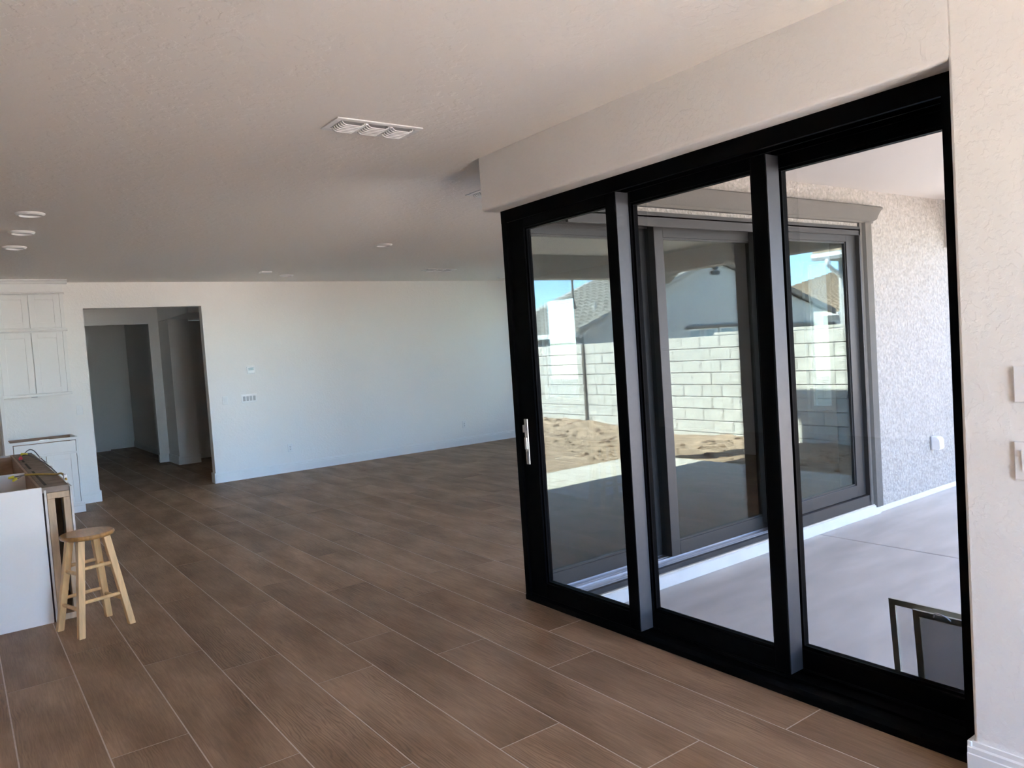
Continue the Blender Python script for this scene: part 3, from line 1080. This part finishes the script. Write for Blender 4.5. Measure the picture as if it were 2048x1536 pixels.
# ------------------------------------------------------------------ patio objects
t = tag(empty('outlet_cover', (7.6, 3.58, 0.33)), 'white outdoor outlet cover on the stucco wall', 'outlet')
bm = bmesh.new()
box(bm, 7.53, 7.63, 3.562, 3.58, 0.33, 0.46, 0.004)
obj('back_plate', bm, M_grey, t)
bm = bmesh.new()
prism(bm, [(3.562, 0.335), (3.500, 0.335), (3.490, 0.35), (3.495, 0.43), (3.515, 0.452), (3.562, 0.455)], 0, 7.535, 7.625)
obj('bubble_lid', bm, M_plate, t)


def screen(name, x_top, x_bot, y1, y0, ztop, label, mesh, tab=False):
    r = tag(empty(name, (x_bot, (y0 + y1) / 2, PZ)), label, 'window screen', 'window screens leaning outside the door')
    L = ztop - PZ
    w_ = 0.026

    def X(z):
        return x_bot + (x_top - x_bot) * (z - PZ) / L
    for nm, (a, b, q0, q1) in dict(side_bar=(y1 - w_, y1, PZ, ztop), top_bar=(y0 + w_, y1 - w_, ztop - w_, ztop), side_bar_=(y0, y0 + w_, PZ, ztop), bottom_bar=(y0 + w_, y1 - w_, PZ, PZ + w_)).items():
        bm = bmesh.new()
        vs = box(bm, -0.006, 0.006, a, b, q0, q1)
        for v in bm.verts:
            v.co.x += X(v.co.z)
        obj(nm.rstrip('_'), bm, M_sframe, r)
    bm = bmesh.new()
    vs = box(bm, -0.001, 0.001, y0 + w_, y1 - w_, PZ + w_, ztop - w_)
    for v in bm.verts:
        v.co.x += X(v.co.z)
    obj('mesh', bm, mesh, r)
    if tab:
        bm = bmesh.new()
        yc = y1 - 0.115
        tube(bm, [(x_top - 0.008, yc + 0.03, ztop - 0.012), (x_top - 0.02, yc + 0.02, ztop + 0.008), (x_top - 0.024, yc, ztop + 0.012), (x_top - 0.02, yc - 0.025, ztop + 0.004), (x_top - 0.008, yc - 0.035, ztop - 0.012)], 0.003)
        obj('pull_tab', bm, M_plate, r)
    return r


screen('window_screen', 3.160, 3.205, 1.700, 0.50, 0.408, 'larger grey-framed window screen, behind, with fine see-through mesh', M_mesh1)
screen('window_screen', 3.118, 3.165, 1.578, 0.62, 0.398, 'smaller grey-framed window screen in front, dark mesh and white pull tab', M_mesh2, True)

# ------------------------------------------------------------------ kitchen island (unfinished)
IY0, IY1 = 5.78, 8.66
isl = tag(empty('kitchen_island', (0.1, 7.2, 0)), 'unfinished white kitchen island cabinets without a countertop', 'cabinet')
bm = bmesh.new()
box(bm, -0.22, 0.412, IY0, IY0 + 0.019, 0, 0.887, 0.0015)
obj('end_panel', bm, M_cab, isl)
bm = bmesh.new()
box(bm, -0.22, 0.405, IY1 - 0.019, IY1, 0.0, 0.885)
obj('end_panel', bm, M_cab, isl)
bm = bmesh.new()
box(bm, 0.392, 0.408, IY0 + 0.02, IY1 - 0.02, 0.0, 0.885)
obj('back_panel', bm, M_ply, isl)
bm = bmesh.new()
box(bm, -0.22, -0.20, IY0 + 0.02, IY1 - 0.02, 0.10, 0.885)
obj('front_frame', bm, M_cab, isl)
for ya in (6.86, 8.41):
    bm = bmesh.new()
    box(bm, -0.20, 0.391, ya, ya + 0.016, 0.05, 0.885)
    obj('divider', bm, M_cab if ya < 7 else M_ply, isl)
for ya in (7.5,):
    bm = bmesh.new()
    box(bm, -0.20, 0.391, ya, ya + 0.016, 0.05, 0.80)
    obj('divider', bm, M_ply, isl)
bm = bmesh.new()
box(bm, -0.20, 0.391, IY0 + 0.02, IY1 - 0.02, 0.55, 0.565)
obj('inner_shelf', bm, M_ply, isl)
bm = bmesh.new()
box(bm, 0.20, 0.391, IY0 + 0.021, IY0 + 0.10, 0.80, 0.815)
obj('corner_block', bm, M_ply, isl)

kw = tag(empty('knee_wall', (0.5, 7.2, 0)), 'open framed half wall behind the island, bare studs showing at its end', 'half wall')
bm = bmesh.new()
box(bm, 0.422, 0.435, IY0, IY1, 0, 0.865)
obj('drywall_sheet', bm, M_dry, kw)
bm = bmesh.new()
box(bm, 0.569, 0.582, IY0 - 0.004, IY1, 0, 0.872)
obj('drywall_sheet', bm, M_dry, kw)
bm = bmesh.new()
box(bm, 0.437, 0.567, IY0, IY1, 0.805, 0.845, 0.002)
obj('top_plate', bm, M_stud, kw)
bm = bmesh.new()
box(bm, 0.437, 0.567, IY0 + 0.01, IY1, 0.0, 0.04, 0.002)
obj('bottom_plate', bm, M_stud, kw)
for (a, b) in ((0.437, 0.480), (0.528, 0.567)):
    bm = bmesh.new()
    box(bm, a, b, IY0 + 0.002, IY0 + 0.09, 0.041, 0.804, 0.002)
    obj('stud', bm, M_stud, kw)
for ya in (6.4, 7.2, 8.0):
    bm = bmesh.new()
    box(bm, 0.437, 0.567, ya, ya + 0.04, 0.041, 0.804, 0.002)
    obj('stud', bm, M_stud, kw)
bm = bmesh.new()
box(bm, 0.410, 0.566, IY0 + 0.004, IY1 + 0.005, 0.846, 0.884, 0.003)
obj('top_board', bm, M_board, kw)
for (ya, yb) in ((5.9, 6.9), (7.1, 7.6), (7.75, 7.95)):
    bm = bmesh.new()
    box(bm, 0.436, 0.452, ya, yb, 0.8835, 0.8855)
    obj('saw_slot', bm, M_dark, kw)
for (ya, h_) in ((5.98, 0.05), (6.95, 0.04), (7.25, 0.045), (7.6, 0.03), (7.8, 0.05)):
    bm = bmesh.new()
    box(bm, 0.563, 0.582, ya, ya + 0.06, 0.86, 0.86 + h_, 0.004)
    obj('torn_drywall', bm, M_dry, kw)

t = tag(empty('electrical_cable', (0.5, 6.4, 0.885)), 'yellow sheathed cable laid across the half wall top', 'cable')
bm = bmesh.new()
tube(bm, [(0.572, 5.97, 0.896), (0.566, 6.03, 0.918), (0.560, 6.12, 0.925), (0.548, 6.35, 0.90), (0.50, 6.50, 0.893), (0.44, 6.58, 0.893), (0.375, 6.64, 0.892)], 0.007)
obj('sheath', bm, M_yel, t, smooth=True)
bm = bmesh.new()
tube(bm, [(0.375, 6.64, 0.892), (0.345, 6.55, 0.898), (0.32, 6.48, 0.905), (0.292, 6.46, 0.905)], 0.004)
tube(bm, [(0.375, 6.635, 0.892), (0.35, 6.52, 0.897), (0.33, 6.40, 0.902), (0.305, 6.36, 0.902)], 0.003)
obj('bare_wires', bm, M_wire, t, smooth=True)
for (p, q) in (((0.30, 6.46, 0.905), (0.268, 6.45, 0.904)), ((0.305, 6.36, 0.902), (0.288, 6.28, 0.900))):
    bm = bmesh.new()
    cyl(bm, p, q, 0.012, 0.007, n=10)
    obj('wire_nut', bm, M_yelnut, t, smooth=True)
t = tag(empty('electrical_wire', (0.5, 8.0, 0.885)), 'dark wires with red and yellow caps along the half wall top', 'wire')
bm = bmesh.new()
tube(bm, [(0.43, 7.85, 0.896), (0.43, 8.05, 0.895), (0.47, 8.22, 0.905), (0.50, 8.1, 0.91), (0.54, 7.6, 0.905), (0.563, 7.1, 0.90), (0.566, 6.5, 0.893)], 0.004)
tube(bm, [(0.49, 8.25, 0.905), (0.53, 7.9, 0.91), (0.555, 7.4, 0.90), (0.57, 7.0, 0.89)], 0.004)
tube(bm, [(0.48, 8.30, 0.91), (0.53, 8.45, 0.93), (0.56, 8.3, 0.93), (0.572, 7.9, 0.90), (0.575, 7.3, 0.895)], 0.004)
obj('strands', bm, M_wire, t, smooth=True)
bm = bmesh.new()
cyl(bm, (0.43, 7.90, 0.904), (0.445, 8.1, 0.905), 0.016, 0.011, n=10)
obj('red_cap', bm, M_red, t, smooth=True)
bm = bmesh.new()
cyl(bm, (0.46, 8.26, 0.912), (0.50, 8.22, 0.912), 0.013, 0.009, n=10)
obj('yellow_cap', bm, M_yelnut, t, smooth=True)
t = tag(obj('cable_clamp', bx(0.560, 0.580, 5.98, 6.03, 0.885, 0.93, 0.006, 2), M_plate), 'small white plastic connector on the half wall corner', 'connector')

# ------------------------------------------------------------------ bar stool
SCX, SCY = 0.607, 5.455
st = tag(empty('bar_stool', (SCX, SCY, 0)), 'round-seat wooden bar stool standing beside the unfinished island', 'stool')
bm = bmesh.new()
lathe(bm, [(0, 0.578), (0.132, 0.578), (0.147, 0.583), (0.154, 0.594), (0.153, 0.603), (0.146, 0.609), (0.09, 0.608), (0, 0.606)], SCX, SCY, 40)
obj('seat', bm, M_seat, st, smooth=True)
feet = [(0.421, 5.562), (0.506, 5.285), (0.708, 5.640), (0.798, 5.361)]
fc = (sum(f[0] for f in feet) / 4, sum(f[1] for f in feet) / 4)
tops = [(SCX + (f[0] - fc[0]) * 0.50, SCY + (f[1] - fc[1]) * 0.50) for f in feet]
ang = math.atan2(feet[3][1] - feet[1][1], feet[3][0] - feet[1][0])


def legpt(i, z):
    s = z / 0.578
    return Vector((feet[i][0] + (tops[i][0] - feet[i][0]) * s, feet[i][1] + (tops[i][1] - feet[i][1]) * s, z))


def sq(i, z, hw):
    c = legpt(i, z)
    out = []
    for (a, b) in ((-1, -1), (1, -1), (1, 1), (-1, 1)):
        out.append((c.x + (a * math.cos(ang) - b * math.sin(ang)) * hw, c.y + (a * math.sin(ang) + b * math.cos(ang)) * hw, z))
    return out


for i in range(4):
    bm = bmesh.new()
    A = [bm.verts.new(p) for p in sq(i, 0.0, 0.019)]
    B = [bm.verts.new(p) for p in sq(i, 0.5775, 0.021)]
    bm.faces.new(A[::-1]); bm.faces.new(B)
    for k in range(4):
        bm.faces.new((A[k], A[(k + 1) % 4], B[(k + 1) % 4], B[k]))
    bmesh.ops.bevel(bm, geom=bm.edges[:], offset=0.004, segments=2, affect='EDGES', profile=0.5)
    bmesh.ops.recalc_face_normals(bm, faces=bm.faces[:])
    obj('leg', bm, M_leg, st)
for (i, j, zs) in ((1, 3, (0.205, 0.405)), (0, 2, (0.205, 0.405)), (0, 1, (0.165, 0.375)), (2, 3, (0.165, 0.375))):
    for z in zs:
        bm = bmesh.new()
        cyl(bm, legpt(i, z), legpt(j, z), 0.0115, n=12)
        obj('rung', bm, M_leg, st, smooth=True)


# ------------------------------------------------------------------ kitchen cabinets on the far wall
def shaker_door(bm, x0, x1, yf, z0, z1, rail=0.062, th=0.02):
    """five-piece door, front face at yf (facing -y)"""
    box(bm, x0, x0 + rail, yf, yf + th, z0, z1, 0.0015)
    box(bm, x1 - rail, x1, yf, yf + th, z0, z1, 0.0015)
    box(bm, x0 + rail, x1 - rail, yf, yf + th, z0, z0 + rail, 0.0015)
    box(bm, x0 + rail, x1 - rail, yf, yf + th, z1 - rail, z1, 0.0015)


def add_door(par, x0, x1, yf, z0, z1, rail=0.062, name='door'):
    bm = bmesh.new()
    shaker_door(bm, x0, x1, yf, z0, z1, rail)
    d = obj(name, bm, M_cab, par)
    bm = bmesh.new()
    box(bm, x0 + rail - 0.004, x1 - rail + 0.004, yf + 0.010, yf + 0.018, z0 + rail - 0.004, z1 - rail + 0.004)
    obj('inset_panel', bm, M_cab, d)
    return d


UY = 10.50
uc = tag(empty('upper_cabinet', (0.8, FY, 1.40)), 'white shaker upper cabinet with crown moulding beside the dark hallway opening', 'cabinet')
bm = bmesh.new()
box(bm, 0.456, 1.15, UY + 0.022, FY - 0.001, 1.41, 2.70)
obj('carcass', bm, M_cab, uc)
for (a, b) in ((0.47, 0.787), (0.795, 1.107)):
    add_door(uc, a, b, UY, 2.18, 2.57)
    add_door(uc, a, b, UY, 1.417, 2.122)
bm = bmesh.new()
box(bm, 1.113, 1.15, UY + 0.004, UY + 0.022, 1.41, 2.60)
obj('filler_strip', bm, M_cab, uc)
bm = bmesh.new()
prism(bm, [(UY + 0.022, 2.132), (UY - 0.004, 2.132), (UY - 0.014, 2.146), (UY - 0.004, 2.168), (UY + 0.022, 2.168)], 0, 0.456, 1.165)
obj('mid_moulding', bm, M_cab, uc)
bm = bmesh.new()
box(bm, 0.456, 1.155, UY + 0.0, FY - 0.002, 1.380, 1.409, 0.003)
obj('light_rail', bm, M_cab, uc)
bm = bmesh.new()
box(bm, 0.456, 1.153, UY + 0.006, UY + 0.021, 2.60, 2.705)
obj('riser', bm, M_cab, uc)
bm = bmesh.new()
prism(bm, [(UY + 0.02, 2.575), (UY - 0.006, 2.575), (UY - 0.012, 2.586), (UY + 0.0, 2.598), (UY + 0.02, 2.598)], 0, 0.456, 1.165)
obj('riser_bead', bm, M_cab, uc)
bm = bmesh.new()
prism(bm, [(UY + 0.021, 2.690), (UY + 0.004, 2.690), (UY - 0.006, 2.700), (UY - 0.022, 2.722), (UY - 0.040, 2.730), (UY - 0.040, 2.7425), (UY + 0.021, 2.7425)], 0, 0.456, 1.205)
obj('crown_moulding', bm, M_cab, uc)
bm = bmesh.new()
box(bm, 0.74, 0.80, UY + 0.02, UY + 0.05, 1.372, 1.380)
obj('light_fitting', bm, M_grey, uc)

BY = 10.23
bc = tag(empty('base_cabinet', (0.8, FY, 0)), 'white base cabinet without a countertop under the upper cabinet', 'cabinet')
bm = bmesh.new()
box(bm, 0.456, 0.474, BY + 0.021, FY - 0.02, 0.1, 0.885)
box(bm, 1.119, 1.137, BY + 0.021, FY - 0.02, 0.0, 0.885)
box(bm, 0.474, 1.119, BY + 0.021, FY - 0.02, 0.10, 0.118)
box(bm, 0.474, 1.119, FY - 0.032, FY - 0.02, 0.118, 0.885)
obj('carcass', bm, M_cab, bc)
bm = bmesh.new()
box(bm, 0.476, 1.117, BY + 0.05, FY - 0.034, 0.70, 0.71)
box(bm, 0.476, 1.117, FY - 0.04, FY - 0.033, 0.12, 0.882)
box(bm, 0.4745, 0.478, BY + 0.05, FY - 0.034, 0.712, 0.882)
obj('inner_box', bm, M_ply, bc)
bm = bmesh.new()
box(bm, 0.456, 1.137, BY, BY + 0.02, 0.855, 0.885)
box(bm, 1.115, 1.137, BY, BY + 0.02, 0.0, 0.855)
box(bm, 0.456, 0.494, BY, BY + 0.02, 0.0, 0.855)
box(bm, 0.494, 1.115, BY, BY + 0.02, 0.10, 0.125)
box(bm, 0.494, 1.115, BY + 0.005, BY + 0.02, 0.690, 0.72)
obj('face_frame', bm, M_cab, bc)
bm = bmesh.new()
box(bm, 0.50, 1.108, BY - 0.018, BY, 0.722, 0.848, 0.002)
obj('drawer_front', bm, M_cab, bc)
add_door(bc, 0.50, 0.800, BY - 0.018, 0.128, 0.700)
add_door(bc, 0.806, 1.108, BY - 0.018, 0.128, 0.700)
bm = bmesh.new()
prism(bm, [(BY + 0.02, 0), (BY - 0.024, 0), (BY - 0.024, 0.075), (BY - 0.014, 0.09), (BY - 0.014, 0.10), (BY + 0.02, 0.10)], 0, 0.456, 1.15)
obj('base_moulding', bm, M_cab, bc)
bm = bmesh.new()
box(bm, 0.76, 0.85, BY + 0.005, BY + 0.06, 0.872, 0.888)
obj('corner_bracket', bm, M_steel, bc)

fp = tag(empty('refrigerator_panel', (0.44, FY, 0)), 'tall white end panel at the left side of the wall cabinets', 'panel')
bm = bmesh.new()
box(bm, 0.420, 0.453, 10.19, FY - 0.001, 0, 2.70, 0.002)
obj('board', bm, M_cab, fp)
bm = bmesh.new()
box(bm, 0.414, 0.4545, 10.180, 10.189, 0, 2.70, 0.001)
obj('edge_strip', bm, M_cab, fp)


# ------------------------------------------------------------------ wall plates
def plate(name, label, cat, x, z, w_=0.072, h_=0.116, gang=1, kind='switch', group=None):
    r = tag(empty(name, (x, FY, z - h_ / 2)), label, cat, group)
    bm = bmesh.new()
    box(bm, x - w_ / 2, x + w_ / 2, FY - 0.007, FY - 0.0004, z - h_ / 2, z + h_ / 2, 0.003, 2)
    obj('cover_plate', bm, M_plate, r)
    for g in range(gang):
        xc = x + (g - (gang - 1) / 2) * 0.0465
        if kind == 'switch':
            bm = bmesh.new()
            prism(bm, [(FY - 0.007, z - 0.033), (FY - 0.0085, z - 0.033), (FY - 0.013, z + 0.033), (FY - 0.007, z + 0.033)], 0, xc - 0.016, xc + 0.016)
            obj('rocker', bm, M_grey if gang > 1 else M_plate, r)
        else:
            bm = bmesh.new()
            box(bm, xc - 0.0165, xc + 0.0165, FY - 0.009, FY - 0.0065, z - 0.033, z + 0.033, 0.001)
            f = obj('receptacle', bm, M_plate, r)
            for dz in (-0.018, 0.018):
                bm = bmesh.new()
                box(bm, xc - 0.008, xc - 0.005, FY - 0.0095, FY - 0.0088, z + dz - 0.005, z + dz + 0.006)
                box(bm, xc + 0.005, xc + 0.008, FY - 0.0095, FY - 0.0088, z + dz - 0.005, z + dz + 0.006)
                box(bm, xc - 0.003, xc + 0.003, FY - 0.0095, FY - 0.0088, z + dz - 0.014, z + dz - 0.009)
                obj('slot', bm, M_dark, f)
    return r


plate('light_switch', 'single white rocker switch between the cabinets and the hallway opening', 'switch', 1.252, 1.167)
plate('light_switch', 'single white rocker switch just right of the hallway opening', 'switch', 3.007, 1.118)
plate('light_switch', 'wide four-gang white switch plate below the thermostat', 'switch', 3.336, 1.116, 0.215, 0.118, 4)
plate('wall_outlet', 'white outlet low on the far wall, nearer the hallway opening', 'outlet', 3.862, 0.350, kind='outlet')
plate('wall_outlet', 'white outlet low on the far wall, nearer the glass door', 'outlet', 6.850, 0.350, kind='outlet')
t = tag(empty('thermostat', (3.385, FY, 1.46)), 'small white thermostat with grey screen above the switches', 'thermostat')
bm = bmesh.new()
box(bm, 3.320, 3.450, FY - 0.006, FY - 0.0004, 1.45, 1.572, 0.003, 2)
obj('back_plate', bm, M_plate, t)
bm = bmesh.new()
box(bm, 3.332, 3.438, FY - 0.026, FY - 0.0055, 1.462, 1.560, 0.006, 2)
obj('body', bm, M_plate, t)
bm = bmesh.new()
box(bm, 3.350, 3.424, FY - 0.0275, FY - 0.0255, 1.505, 1.546)
obj('screen', bm, M_lcd, t)

# right wall plates, cut by the frame
t = tag(empty('blank_plate', (WX, 0.957, 1.31)), 'blank white cover plate, the upper one on the right wall', 'wall plate')
bm = bmesh.new()
box(bm, WX - 0.007, WX - 0.0004, 0.90, 1.014, 1.308, 1.423, 0.003, 2)
obj('cover_plate', bm, M_plate, t)
bm = bmesh.new()
cyl(bm, (WX - 0.006, 0.957, 1.33), (WX - 0.0085, 0.957, 1.33), 0.003, n=8)
obj('screw', bm, M_grey, t)
t = tag(empty('light_switch', (WX, 0.957, 1.065)), 'white rocker switch plate, the lower one on the right wall', 'switch')
bm = bmesh.new()
box(bm, WX - 0.007, WX - 0.0004, 0.90, 1.019, 1.064, 1.185, 0.003, 2)
obj('cover_plate', bm, M_plate, t)
bm = bmesh.new()
prism(bm, [(WX - 0.006, 1.092), (WX - 0.009, 1.092), (WX - 0.013, 1.157), (WX - 0.006, 1.157)], 1, 0.962, 0.996)
obj('rocker', bm, M_plate, t)


# ------------------------------------------------------------------ ceiling fixtures
def recessed(x, y, label, group='recessed ceiling lights'):
    r = tag(empty('recessed_light', (x, y, H)), label, 'ceiling light', group)
    bm = bmesh.new()
    lathe(bm, [(0.068, H - 0.004), (0.070, H - 0.018), (0.078, H - 0.018), (0.092, H - 0.006), (0.093, H - 0.0004), (0.068, H - 0.0004)], x, y, 36)
    obj('trim_ring', bm, M_plate, r, smooth=True)
    bm = bmesh.new()
    lathe(bm, [(0, H - 0.006), (0.05, H - 0.005), (0.0675, H - 0.002), (0.0675, H - 0.0006), (0, H - 0.0006)], x, y, 36)
    obj('lens', bm, M_lens, r, smooth=True)
    return r


L0 = recessed(0.541, 6.313, 'unlit round recessed light, nearest of the kitchen row over the island')
for (x, y, lab) in ((0.541, 7.118, 'unlit round recessed light, middle of the kitchen row over the island'),
                    (0.540, 7.930, 'unlit round recessed light, farthest of the kitchen row, nearest the cabinets'),
                    (3.749, 7.250, 'unlit round recessed light alone in mid-ceiling of the great room'),
                    (3.710, 10.01, 'unlit round recessed light near the far wall, above the switches'),
                    (7.433, 10.261, 'unlit round recessed light half hidden behind the black door frame')):
    dup(L0, (x, y, H), lab)
t = tag(empty('smoke_detector', (3.30, 9.632, H)), 'small flat white cover on the ceiling near the far wall', 'ceiling cover')
bm = bmesh.new()
box(bm, 3.235, 3.365, 9.57, 9.70, H - 0.022, H - 0.0004, 0.006, 2)
obj('cover', bm, M_plate, t)


def vent(x0, y0, label, W=0.47, D=0.21):
    r = tag(empty('ceiling_vent', (x0, y0, H)), label, 'vent', 'white ceiling vents')
    z = H
    bm = bmesh.new()
    fr = 0.032
    for (a, b, c, d) in ((0, W, 0, fr), (0, W, D - fr, D), (0, fr, fr, D - fr), (W - fr, W, fr, D - fr)):
        box(bm, x0 + a, x0 + b, y0 + c, y0 + d, z - 0.007, z - 0.0004, 0.002)
    obj('flange', bm, M_plate, r)
    obj('throat', bx(x0 + fr, x0 + W - fr, y0 + fr, y0 + D - fr, z - 0.002, z - 0.0008), M_grey, r)
    L3 = (W - 2 * fr) / 3
    for k in range(1, 3):
        xm = x0 + fr + L3 * k
        obj('divider', bx(xm - 0.006, xm + 0.006, y0 + fr, y0 + D - fr, z - 0.012, z - 0.002), M_plate, r)
    me = None
    for k in range(3):
        for i in range(6):
            xa = x0 + fr + L3 * k + 0.008
            ya = y0 + fr + 0.004 + i * (D - 2 * fr - 0.02) / 5.2
            if me is None:
                bm = bmesh.new()
                e_ = L3 - 0.016
                prism(bm, [(0, -0.002), (0.004, -0.010), (0.012, -0.017), (0.024, -0.0195), (e_ - 0.024, -0.0195), (e_ - 0.012, -0.017), (e_ - 0.004, -0.010), (e_, -0.002),
                           (e_, -0.009), (e_ - 0.006, -0.017), (e_ - 0.016, -0.023), (e_ - 0.026, -0.0245), (0.026, -0.0245), (0.016, -0.023), (0.006, -0.017), (0, -0.009)], 1, 0, 0.010)
                me = bpy.data.meshes.new('blade')
                bm.to_mesh(me); bm.free()
                me.materials.append(M_plate)
            o = bpy.data.objects.new('blade', me)
            C.objects.link(o)
            o.parent = r
            o.location = Vector((xa, ya, z)) - Vector((x0, y0, H))
    return r


V0 = vent(1.592, 3.452, 'white louvred ceiling vent, largest, above the middle of the room')
dup(V0, (3.205, 4.62, H), 'white ceiling vent mostly hidden behind the door header')
dup(V0, (5.44, 9.25, H), 'white louvred ceiling vent near the far wall')
